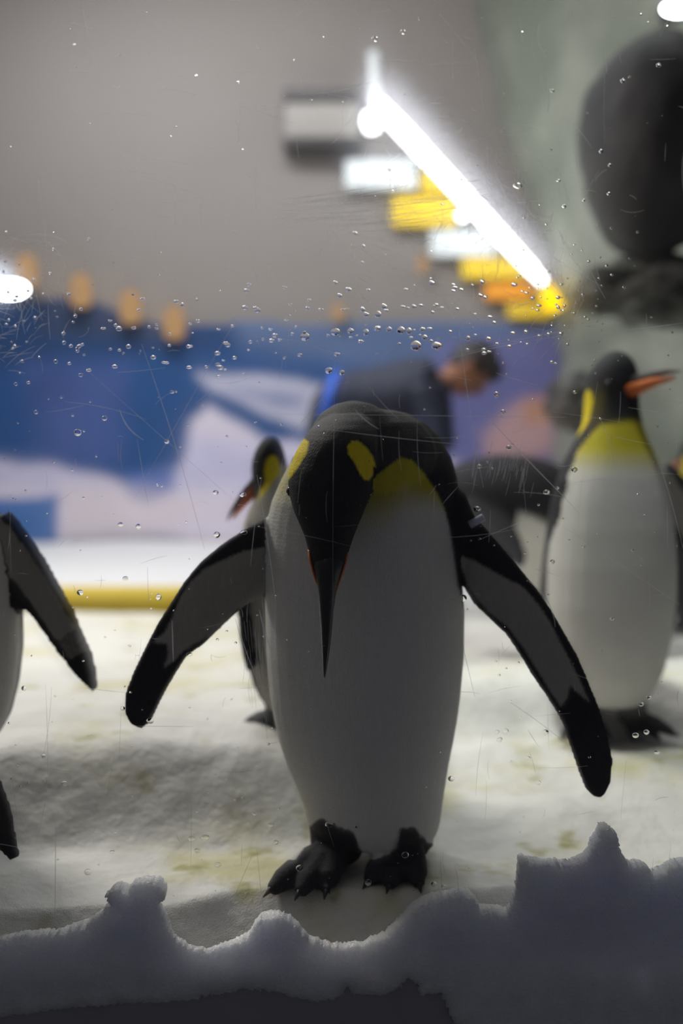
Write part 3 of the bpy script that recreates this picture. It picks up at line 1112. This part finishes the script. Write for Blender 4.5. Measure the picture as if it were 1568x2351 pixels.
    patch = (1 - np.hypot((ang - 118) / 24, (zed - 0.705) / 0.034)) * 1.6
    patch = np.maximum(patch, (1 - np.hypot((ang - 104) / 12, (zed - 0.665) / 0.03)) * 0.9)
    crown = np.where(zed < 0.64, shade * sstep(60, 100, ang), 0.0)
    grey = np.full(len(co), -3.0)
    if shade >= 1.0:
        grey = np.minimum((ang - 100) / 20, (0.70 - zed) / 0.03)
    frx = np.array([f[5] for f in frames])[idx]
    for pts, wv, nrm, ws in lines:
        pa = np.array(pts)
        d2 = ((co[:, None, :] - pa[None]) ** 2).sum(2)
        k = d2.argmin(1)
        r_ = co - pa[k]
        across = (r_ @ np.array(wv))
        thick = np.abs(r_ @ np.array(nrm))
        hw = np.array(ws)[k] * s
        on = (np.abs(across) < hw * 1.25) & (thick < 0.035 * s) & (np.abs(a) > frx * 0.93) & (zed < 0.64)
        g = np.minimum((0.55 - np.abs(across) / hw) / 0.3, (6.0 - k) / 2.0)
        g = np.where(no @ np.array(nrm) > 0.15, g, -3)
        grey = np.where(on, g, grey)
        white = np.where(on, -3, white)
        crown = np.where(on, 0.10, crown)
    foot = (0.062 * s - (co[:, 2] - base.z)) / (0.02 * s)
    white = np.where((zed < 0.5) & (ang > 120), -3, white)
    for nm, val in (('a_white', white), ('a_grey', grey), ('a_patch', patch), ('a_yel', yel), ('a_crown', crown), ('a_foot', foot)):
        set_attr(me, nm, val)
    link('body', me, M['feather'], root)
    # bill: upper dark, lower orange plate
    z, p, sd, fw, up, rx, ry = fr(0.71)
    m = MB()
    st = p + fw * ry * 0.75 + up * 0.012 * s
    m.loft([(st + fw * q * s - up * dq * s + up * 0.006 * s, sd * r * s, up * r * 0.7 * s) for q, r, dq in ((0, .022, 0), (.03, .016, .0), (.07, .011, .003), (.11, .0075, .010), (.135, .002, .018))], 12)
    bk_ = m.obj('beak', M['beak'], root)
    m = MB()
    m.loft([(st + fw * q * s - up * (0.010 + dq) * s, sd * r * s, up * r * 0.75 * s) for q, r, dq in ((0.0, .024, 0), (.03, .0195, .0), (.07, .0135, .002), (.118, .004, .010))], 12)
    m.obj('lower_mandible', M['mandible'], bk_)
    z, p, sd, fw, up, rx, ry = fr(0.74)
    for sg in (-1, 1):
        m = MB()
        m.ball(p + sd * sg * rx * 0.80 + fw * ry * 0.5, 0.0075 * s)
        m.obj('eye', M['eye'], root)
    for a_, b_ in claws:
        m = MB()
        m.tube([a_, a_.lerp(b_, 0.5), b_], [0.008 * s, 0.006 * s, 0.0015], 6)
        m.obj('claw', M['claw'], root)
    return root


# upright one by the rocks, head turned
g = ground_hit(1392, 1672)
penguin(g, 0.10, 'upright king penguin with pale belly and yellow collar, head turned sideways before the rocks', 1.00, bend=-0.03,
        head_yaw=0.55, head_pitch=-0.28, flips=((0.03, -0.10, -0.30, 0.8), (0.17, -0.02, -0.24)), voxel=0.006, wide=0.97)
# seen from behind, over the shoulder of the bowing one
g = ground_hit(680, 1670)
penguin(g, math.pi + 0.40, 'grey-backed king penguin seen from behind, head drooping sideways past the bowing penguin', 0.69, bend=0.30, bend_side=0.10,
        head_yaw=0.85, head_pitch=0.55, flips=((0.05, 0.0, -0.33, 0.5), (0.075, 0.0, -0.36, 0.5)), voxel=0.006, shade=1.0)
# leaning far forward in front of the mural edge
g = ground_hit(1318, 1500)
penguin(g, -1.55, 'king penguin stooping low with its black back arched, between bowing and upright penguins', 1.24, bend=1.70,
        head_yaw=0.1, head_pitch=0.3, flips=((0.20, 0.05, -0.24), (P(1196, 1300, 3.12), 0.0)), voxel=0.007, shade=0.1)
# cut by the picture edge behind the upright one
g = ground_hit(1596, 1452)
penguin(g, math.pi + 0.3, 'dark-backed king penguin facing the rocks behind the upright penguin', 0.80, bend=0.12,
        flips=((0.08, 0, -0.32, 0.5), (0.08, 0, -0.32, 0.5)), voxel=0.008, shade=0.1)
# left edge: white flank and one spread flipper
g = ground_hit(-122, 1772)
penguin(g, 0.05, 'king penguin with a pale flank holding one flipper out towards the bowing penguin', 0.77, wide=1.17,
        flips=((0.10, 0, -0.32), (0.225, 0.04, -0.36)), voxel=0.006)
# left edge, close to the glass: one hanging black flipper
penguin(Vector((-0.90, 1.66, ground_h(-0.90, 1.66))), 0.0, 'king penguin leaning by the glass with one black flipper hanging to the snow', 1.0, bend_side=0.45,
        flips=((0.10, 0.0, -0.32), (P(36, 1972, 1.62), 0.6)), voxel=0.006)


# ------------------------------------------------------------------ the bending person behind the kerb
def build_person():
    Y = 4.85
    k = Y / FPX

    def Q(px, py, dy=0.0):
        return P(px, py, Y + dy)
    foot_z = 0.02
    root = empty('person', Vector((Q(735, 1200).x, Y, foot_z)))
    tag(root, 'person in a dark navy jacket bending forward behind the kerb, facing down', 'person')
    near, far_ = -0.14, 0.14
    hip, chest, neck, headc = Q(752, 938), Q(960, 898), Q(1030, 876), Q(1080, 850)

    def legs(mm, infl, to_z):
        for dy in (-0.09, 0.09):
            h = hip + Vector((0.02, dy, -0.02))
            kn = Vector((hip.x + 0.14, Y + dy, 0.40))
            an = Vector((hip.x - 0.02, Y + dy, to_z))
            mm.tube([h, h.lerp(kn, 0.5), kn, kn.lerp(an, 0.35), an], [0.095 + infl, 0.080 + infl, 0.062 + infl, 0.058 + infl, 0.042 + infl], 14)

    arms = []
    for dy in (near, far_):
        sh = Q(985, 890, dy * 1.25)
        el = Q(1012, 1010, dy * 1.6)
        wr = Q(930, 1108, dy * 1.2)
        arms.append((sh, el, wr, dy))

    def trunk(mm, infl):
        mm.loft([(hip.lerp(chest, t), Vector((0.25, 0, 0.97)).normalized() * (rz + infl), Vector((0, ry + infl, 0))) for t, rz, ry in
                 ((-0.18, .06, .08), (-0.08, .115, .14), (0.05, .135, .165), (0.3, .125, .155), (0.55, .13, .165), (0.8, .135, .19), (1.0, .125, .20), (1.1, .085, .13), (1.18, .05, .06))], 22)
    m = MB()
    trunk(m, 0)
    legs(m, 0, 0.07)
    m.tube([chest.lerp(neck, 0.4), neck, headc], [0.06, 0.052, 0.055], 14)
    crown_dir = (Q(1134, 822) - headc).normalized()
    face_dir = Vector((0.40, -0.25, -0.88))
    face_dir = (face_dir - crown_dir * face_dir.dot(crown_dir)).normalized()
    side = crown_dir.cross(face_dir).normalized()
    rot = Matrix((side, face_dir, crown_dir)).transposed()
    m.ball(headc, (0.074, 0.094, 0.115), rot=rot)
    m.ball(headc - crown_dir * 0.055 + face_dir * 0.045, (0.052, 0.05, 0.05), rot=rot)          # jaw
    m.tube([headc + face_dir * 0.088 + crown_dir * 0.015, headc + face_dir * 0.112 - crown_dir * 0.02, headc + face_dir * 0.092 - crown_dir * 0.03], [0.009, 0.014, 0.011], 10)  # nose
    for sg in (-1, 1):
        m.ball(headc + side * sg * 0.074 - face_dir * 0.008, (0.012, 0.02, 0.032), rot=rot)
    for sh, el, wr, dy in arms:
        m.tube([sh, sh.lerp(el, .5), el, el.lerp(wr, .4), wr], [0.06, 0.048, 0.040, 0.036, 0.026], 12)
        d = (wr - el).normalized()
        pl = wr + d * 0.05
        m.ball(pl, (0.040, 0.022, 0.046))
        for f_ in range(4):                                         # fingers
            b0 = pl + Vector((-0.02 + 0.004 * f_, -0.024 + 0.016 * f_, -0.01)) + d * 0.03
            ln = (0.052, 0.062, 0.058, 0.046)[f_]
            m.tube([b0, b0 + d * ln * 0.5 + Vector((0, 0, -0.008)), b0 + d * ln + Vector((0.006, 0, -0.024))], [0.0095, 0.009, 0.007], 8)
        m.tube([pl + Vector((0.01, -0.02, 0.0)), pl + Vector((0.012, -0.045, -0.016)) + d * 0.02, pl + Vector((0.004, -0.05, -0.03)) + d * 0.045], [0.012, 0.010, 0.008], 8)
    for dy in (-0.09, 0.09):
        an = Vector((hip.x - 0.02, Y + dy, 0.07))
        m.tube([an, an + Vector((0.05, 0, -0.02)), an + Vector((0.15, 0, -0.03))], [0.042, 0.038, 0.026], 12)
    link('body', m.fused('body', 0.009, 4), M['skin'], root)
    # jacket
    m = MB()
    m.loft([(hip.lerp(chest, t), Vector((0.25, 0, 0.97)).normalized() * rz, Vector((0, ry, 0))) for t, rz, ry in
            ((0.02, .155, .185), (0.12, .158, .185), (0.3, .150, .178), (0.55, .155, .190), (0.8, .160, .215), (1.0, .150, .222), (1.1, .105, .15), (1.17, .080, .09))], 24)
    for sh, el, wr, dy in arms:
        m.tube([sh, sh.lerp(el, .5), el, el.lerp(wr, .5), el.lerp(wr, .93)], [0.09, 0.074, 0.064, 0.056, 0.046], 14)
    m.tube([chest.lerp(neck, 0.2), chest.lerp(neck, 0.75)], [0.11, 0.078], 16)                      # collar
    link('jacket', m.fused('jacket', 0.010, 3), M['jacket'], root)
    # trousers
    m = MB()
    m.loft([(hip.lerp(chest, t), Vector((0.25, 0, 0.97)).normalized() * rz, Vector((0, ry, 0))) for t, rz, ry in
            ((-0.2, .07, .09), (-0.1, .128, .155), (0.03, .150, .178), (0.12, .148, .176))], 22)
    legs(m, 0.018, 0.09)
    link('trousers', m.fused('trousers', 0.010, 3), M['trousers'], root)
    # blue shirt hem showing between jacket and trousers
    m = MB()
    m.loft([(hip.lerp(chest, t), Vector((0.25, 0, 0.97)).normalized() * rz, Vector((0, ry, 0))) for t, rz, ry in ((-0.07, .140, .170), (-0.05, .166, .195), (0.03, .168, .196), (0.05, .15, .18))], 24)
    m.obj('shirt_hem', M['blue'], root)
    # hair cap
    m = MB()
    m.ball(headc + crown_dir * 0.025 - face_dir * 0.022, (0.086, 0.100, 0.112), rot=rot)
    m.ball(headc + crown_dir * 0.075 + face_dir * 0.03, (0.070, 0.07, 0.055), rot=rot)
    link('hair', m.fused('hair', 0.010, 3), M['hair'], root)
    for dy in (-0.09, 0.09):
        an = Vector((hip.x - 0.02, Y + dy, 0.07))
        m = MB()
        m.loft([(an + Vector((x_, 0, z_)), Vector((0, w_, 0)), Vector((0, 0, h_))) for x_, z_, w_, h_ in ((-0.06, -.015, .03, .035), (-0.03, -.01, .045, .052), (0.05, -.015, .047, .048), (0.13, -.028, .05, .034), (0.19, -.034, .035, .022))], 14)
        m.obj('shoe', M['shoe'], root)


build_person()


# ------------------------------------------------------------------ snow bank pressed against the glass
def build_bank():
    top = [(-620, 2140), (-480, 2110), (-380, 2150), (-240, 2132), (-150, 2172), (-80, 2168), (0, 2160), (60, 2150), (120, 2145), (190, 2128), (228, 2104), (234, 2092), (250, 2082), (240, 2062), (246, 2050), (266, 2042), (290, 2050), (302, 2034), (330, 2027), (360, 2033), (380, 2050),
           (378, 2070), (360, 2084), (368, 2106), (385, 2132), (402, 2160), (430, 2178), (475, 2184), (520, 2174), (566, 2152), (596, 2114), (640, 2106), (676, 2128), (712, 2162), (760, 2174), (830, 2172), (884, 2150),
           (926, 2112), (958, 2082), (1000, 2066), (1050, 2058), (1086, 2064), (1110, 2094), (1165, 2100), (1186, 2062), (1192, 1984), (1204, 1977), (1250, 1986), (1305, 1990), (1348, 1972), (1368, 1934), (1384, 1906), (1400, 1899),
           (1420, 1918), (1424, 1946), (1438, 1976), (1446, 1990), (1488, 1994), (1504, 2010), (1540, 1996), (1580, 1988), (1660, 1990), (1740, 2040), (1860, 2010), (1980, 2060), (2160, 2050)]
    bot = [(2160, 2420), (1100, 2420), (1040, 2350), (1010, 2282), (985, 2286), (962, 2292), (956, 2262), (938, 2252), (925, 2270), (880, 2290), (812, 2290), (798, 2272), (790, 2292), (725, 2308), (640, 2282), (560, 2274), (430, 2302), (200, 2314), (60, 2334), (-80, 2348), (-300, 2330), (-620, 2350)]
    outline = np.array(top + bot, float)
    step = 3.6
    xs = np.arange(-610, 2150, step)
    ys = np.arange(1890, 2412, step)
    X, Yp = np.meshgrid(xs, ys)
    pts = np.stack([X.ravel(), Yp.ravel()], 1)
    jit = np.array([(noise.noise(Vector((p[0] * 0.09, p[1] * 0.09, 1.0))), noise.noise(Vector((p[0] * 0.27, p[1] * 0.27, 7.0)))) for p in pts])
    sd = poly_sd(outline, pts) + 4.0 * jit[:, 0] + 5.0 * jit[:, 1]
    n = len(xs)
    inside = sd > 0
    faces = []
    for j in range(len(ys) - 1):
        for i in range(n - 1):
            q = (j * n + i, j * n + i + 1, (j + 1) * n + i + 1, (j + 1) * n + i)
            if all(inside[k] for k in q):
                faces.append(q)
    used = sorted({k for q in faces for k in q})
    idx = {u: t for t, u in enumerate(used)}
    fv, bv = [], []
    for u in used:
        x, y = pts[u]
        p = P(x, y, YG + 0.016)
        d = max(0.0, sd[u])
        g1 = noise.noise(Vector((x * 0.02, y * 0.02, 2.0)))
        g2 = noise.noise(Vector((x * 0.12, y * 0.12, 5.0)))
        dep = 0.010 * (1 - min(1, d / 45)) ** 2 + 0.006 * g1 + 0.0022 * g2
        f = Vector((p.x, max(YG + 0.003, YG + 0.010 + dep), p.z))
        hgt = 0.22 + 0.78 * float(sstep(-0.06, 0.02, p.z))
        bk = 0.006 + min(0.085, 0.011 * math.sqrt(d)) * hgt + 0.004 * hgt * g1
        fv.append(f)
        bv.append(Vector((f.x, f.y + max(0.004, bk), f.z)))
    nn = len(used)
    ff = []
    edges = {}
    for q in faces:
        q = tuple(idx[k] for k in q)
        ff.append(q[::-1])
        ff.append(tuple(k + nn for k in q))
        for a, b in zip(q, q[1:] + q[:1]):
            if (b, a) in edges:
                del edges[(b, a)]
            else:
                edges[(a, b)] = 1
    for a, b in edges:
        ff.append((a, b, b + nn, a + nn))
    me = pydata('snow_bank', fv + bv, ff)
    o = link('snow_bank', me, M['snow_wet'])
    tag(o, 'granular grey-blue snow heaped against the glass with two knobbly peaks', 'snow', kind='stuff')


build_bank()


# ------------------------------------------------------------------ the viewing glass
def build_glass():
    m = MB()
    m.box((-1.3, YG - 0.022, -0.19), (1.3, YG, 1.75))
    me = m.mesh('window_1')
    me.materials.append(M['glass'])
    me.materials.append(M['film'])
    for pl in me.polygons:
        if pl.normal.y < -0.5:
            pl.material_index = 1
    win = link('window_1', me, None, smooth=False)
    win['kind'] = 'structure'
    tag(win, 'scratched viewing glass flecked with water drops in front of the penguins', 'window')

    # drop shapes: low domes
    shapes = []
    for v_ in range(2):
        mb = MB()
        seg = 12
        prof = [(1.0, 0.0), (0.93, 0.13), (0.74, 0.25), (0.42, 0.35), (0.12, 0.39)]
        rings = []
        for r, h in prof:
            rings.append((Vector((0, h * (0.9 + 0.15 * v_), -0.08 * h * v_)), Vector((r, 0, 0)), Vector((0, 0, r))))
        mb.loft(rings, seg)
        sm = mb.mesh('water_drop')
        if v_:
            for q in sm.vertices:
                q.co.z *= 1 + 0.25 * v_ * max(0, -q.co.z)
                q.co.x *= 1 - 0.12 * v_ * max(0, q.co.z)
        nb = (len(prof) - 1) * seg
        sm.polygons.foreach_set('use_smooth', [not (nb <= q < nb + seg) for q in range(len(sm.polygons))])
        sm.materials.append(M['water'])
        shapes.append(sm)

    rnd = random.Random(11)
    drops = []                                   # px, py, half width px, aspect
    for _ in range(150):                         # the spray line
        x = rnd.uniform(150, 1320)
        y = rnd.choice([rnd.gauss(712 - 0.006 * (x - 800), 9), rnd.gauss(762, 14), rnd.gauss(668, 12), rnd.gauss(800, 18)])
        if x < 560:
            y += 30
        drops.append((x, y, rnd.uniform(3.2, 7.5), rnd.uniform(0.38, 0.8)))
    for x, y, w in ((770, 762, 11), (805, 760, 8), (840, 762, 7), (866, 754, 8), (893, 756, 7), (921, 758, 9), (939, 759, 7), (970, 756, 7), (975, 774, 7), (955, 794, 13), (1003, 793, 13), (840, 722, 7), (867, 721, 8),
                    (950, 703, 6), (700, 772, 11), (755, 850, 9), (785, 855, 7), (688, 815, 6), (990, 783, 5), (1075, 776, 5), (1147, 1698, 7), (1161, 1678, 7), (1141, 1680, 6), (1252, 1680, 8), (1459, 1688, 8),
                    (1508, 1727, 7), (1484, 1680, 7), (1472, 1616, 6), (1036, 1787, 8), (1212, 1740, 6), (1236, 1797, 6), (440, 1925, 8), (472, 1922, 10), (452, 1953, 8), (202, 2002, 9), (258, 1956, 7), (500, 1985, 8),
                    (585, 1866, 6), (622, 1893, 6), (633, 1933, 6), (820, 1896, 6), (688, 1992, 9), (755, 1893, 9), (845, 2025, 8), (930, 1962, 9), (996, 2030, 7), (1020, 2036, 7), (1490, 1600, 6), (560, 1222, 8), (498, 1227, 8),
                    (495, 1130, 7), (558, 1136, 8), (277, 1204, 7), (318, 1208, 7), (288, 1328, 7), (184, 1360, 8), (364, 1370, 7), (178, 993, 9), (240, 960, 6), (395, 900, 5), (383, 1013, 6), (1168, 1027, 7), (1140, 905, 7), (1155, 945, 6),
                    (1100, 1070, 6), (1095, 1168, 9), (1255, 1130, 8), (1318, 1078, 8), (1280, 1120, 4), (1268, 1290, 6), (1063, 1373, 9), (345, 1654, 9), (282, 1626, 6), (435, 1502, 7), (55, 1580, 6), (148, 1798, 7), (100, 1735, 5), (1405, 1420, 5),
                    (1340, 1255, 4), (1320, 900, 5), (1430, 185, 6), (1400, 380, 5), (1398, 445, 5), (1380, 348, 5), (1512, 150, 6), (860, 90, 7), (925, 73, 6), (1188, 428, 11), (815, 535, 6), (1268, 208, 5), (1282, 415, 5), (1340, 460, 4), (1295, 474, 5)):
        drops.append((x, y, w, rnd.uniform(0.65, 1.0)))
    for _ in range(430):                         # fine spatter
        x, y = rnd.uniform(10, 1558), rnd.uniform(560, 2060) if rnd.random() < 0.85 else rnd.uniform(20, 560)
        drops.append((x, y, rnd.uniform(1.2, 3.6), rnd.uniform(0.6, 1.0)))
    for _ in range(50):
        drops.append((rnd.gauss(60, 60), rnd.gauss(720, 90), rnd.uniform(2.5, 5), rnd.uniform(0.5, 1.0)))
    for _ in range(60):
        drops.append((rnd.gauss(1280, 70), rnd.gauss(700, 90), rnd.uniform(1.8, 4), rnd.uniform(0.6, 1.0)))
    drops.sort(key=lambda d: -d[2])
    inv = Matrix.Translation(-Vector(win.location))
    small = MB()
    for i, (x, y, w, asp) in enumerate(drops):
        p = P(x, y, YG + 0.0004)
        r = w * YG / FPX
        sh = shapes[i % 2]
        if i < 290:
            o = bpy.data.objects.new('water_drop', sh)
            COL.objects.link(o)
            o.location = p
            o.scale = (r, r * 0.8, r * asp)
            o.parent = win
            o.matrix_parent_inverse = inv
        else:
            b0 = len(small.v)
            seg = 7
            small.loft([(p + Vector((0, r * h, 0)), Vector((r * q, 0, 0)), Vector((0, 0, r * q * asp))) for q, h in ((1, 0), (.8, .22), (.25, .34))], seg)
    o = small.obj('fine_spray', M['water'], win, smooth=False)
    o['kind'] = 'stuff'

    # scratches: hair-thin ribbons on the outer face
    sc = MB()
    cols = []

    def ribbon(pts, w):
        ps = [P(x, y, YG - 0.0228) for x, y in pts]
        b0 = len(sc.v)
        for i, p in enumerate(ps):
            t = (ps[min(i + 1, len(ps) - 1)] - ps[max(i - 1, 0)])
            nn_ = Vector((-t.z, 0, t.x)).normalized()
            ww = w * (YG / FPX) * (0.35 + 0.65 * math.sin(math.pi * (i + 0.3) / (len(ps) - 0.4)))
            sc.v.append(p + nn_ * ww / 2)
            sc.v.append(p - nn_ * ww / 2)
        for i in range(len(ps) - 1):
            sc.f.append((b0 + 2 * i, b0 + 2 * i + 1, b0 + 2 * i + 3, b0 + 2 * i + 2))

    def arc(x0, y0, x1, y1, bow, w, n=9):
        dx, dy = x1 - x0, y1 - y0
        ln = math.hypot(dx, dy) + 1e-6
        ribbon([(x0 + dx * t - dy / ln * bow * 4 * t * (1 - t), y0 + dy * t + dx / ln * bow * 4 * t * (1 - t)) for t in np.linspace(0, 1, n)], w)
    for a_ in ((1118, 955, 1292, 1138, 2, 2.6), (1290, 1135, 1330, 1180, 0, 1.4), (325, 790, 470, 1262, -6, 1.4), (770, 820, 765, 1500, 3, 0.8), (1052, 740, 1110, 1120, 4, 1.5), (600, 1100, 575, 1300, 2, 1.3),
               (590, 1090, 635, 1400, -2, 1.3), (745, 985, 1075, 1022, 2, 1.3), (620, 950, 1300, 958, 0, 1.0), (275, 940, 330, 1010, 10, 2.2), (815, 940, 870, 985, 4, 2.2), (960, 845, 1300, 770, -8, 1.5), (1000, 830, 1420, 742, -10, 1.2),
               (640, 80, 730, 5, -8, 1.1), (690, 215, 905, 165, 14, 1.1), (1240, 50, 1252, 130, 10, 3.0), (1248, 175, 1256, 258, -8, 4.0), (1505, 1040, 1568, 1260, -4, 1.2), (1050, 1430, 1090, 1600, 0, 1.2), (1000, 1365, 1060, 1380, 0, 1.8),
               (1215, 1335, 1275, 1440, -14, 1.8), (440, 1840, 438, 1990, 0, 0.9), (128, 1900, 126, 2110, 0, 2.0), (395, 1425, 398, 1520, 0, 2.8), (540, 1420, 590, 1560, 2, 1.8), (595, 1400, 625, 1500, 2, 3.0), (1430, 760, 1568, 742, 0, 1.4),
               (160, 560, 60, 540, 10, 2.0), (100, 550, 150, 615, -8, 1.6), (400, 420, 402, 520, 0, 3.0), (315, 1010, 340, 1160, 0, 1.2), (200, 850, 560, 1170, 0, 0.8), (560, 700, 300, 1160, 0, 0.8)):
        arc(*a_)
    for _ in range(330):                         # random hairlines
        x, y = rnd.uniform(-20, 1580), rnd.uniform(0, 2000)
        L = rnd.expovariate(1 / 55) + 12
        an = rnd.choice([rnd.gauss(math.pi / 2, 0.12), rnd.gauss(0.05, 0.12), rnd.uniform(0, math.pi)])
        arc(x, y, x + L * math.cos(an), y + L * math.sin(an), rnd.gauss(0, 2.5), rnd.uniform(0.5, 1.15), 6)
    for _ in range(60):                          # scuff by the stooping penguin
        x, y = rnd.uniform(1085, 1215), rnd.uniform(1010, 1090)
        L = rnd.uniform(15, 60)
        arc(x, y, x - L * 0.22, y + L, rnd.gauss(0, 1.5), rnd.uniform(0.6, 1.1), 5)
    for _ in range(420):                         # swirl scratches, thickened around the lamps to draw in their glint
        cx, cy, R = rnd.choice([(1075, 470, 230), (20, 690, 150), (1200, 640, 180), (960, 470, 260)])
        a0 = rnd.uniform(0, 2 * math.pi)
        r = rnd.uniform(0.15, 1.0) * R
        x, y = cx + r * math.cos(a0), cy + r * math.sin(a0)
        L = rnd.uniform(15, 90)
        ta = a0 + math.pi / 2 + rnd.gauss(0, 0.3)
        arc(x, y, x + L * math.cos(ta), y + L * math.sin(ta), rnd.gauss(3, 2), rnd.uniform(0.5, 1.15), 6)
    for _ in range(90):                          # long wipes near the dark smear
        x, y = rnd.uniform(620, 1000), rnd.uniform(455, 520)
        L = rnd.uniform(60, 260)
        arc(x, y, x + L, y - L * rnd.uniform(0.05, 0.22), rnd.gauss(4, 4), rnd.uniform(0.5, 1.2), 7)
    for _ in range(70):                          # vertical rub marks
        x, y = rnd.uniform(560, 640), rnd.uniform(1360, 1600)
        arc(x, y, x + rnd.gauss(6, 4), y + rnd.uniform(40, 120), 0, rnd.uniform(0.4, 0.8), 4)
    o = sc.obj('scratches', M['scratch'], win, smooth=False)
    o['kind'] = 'stuff'


build_glass()
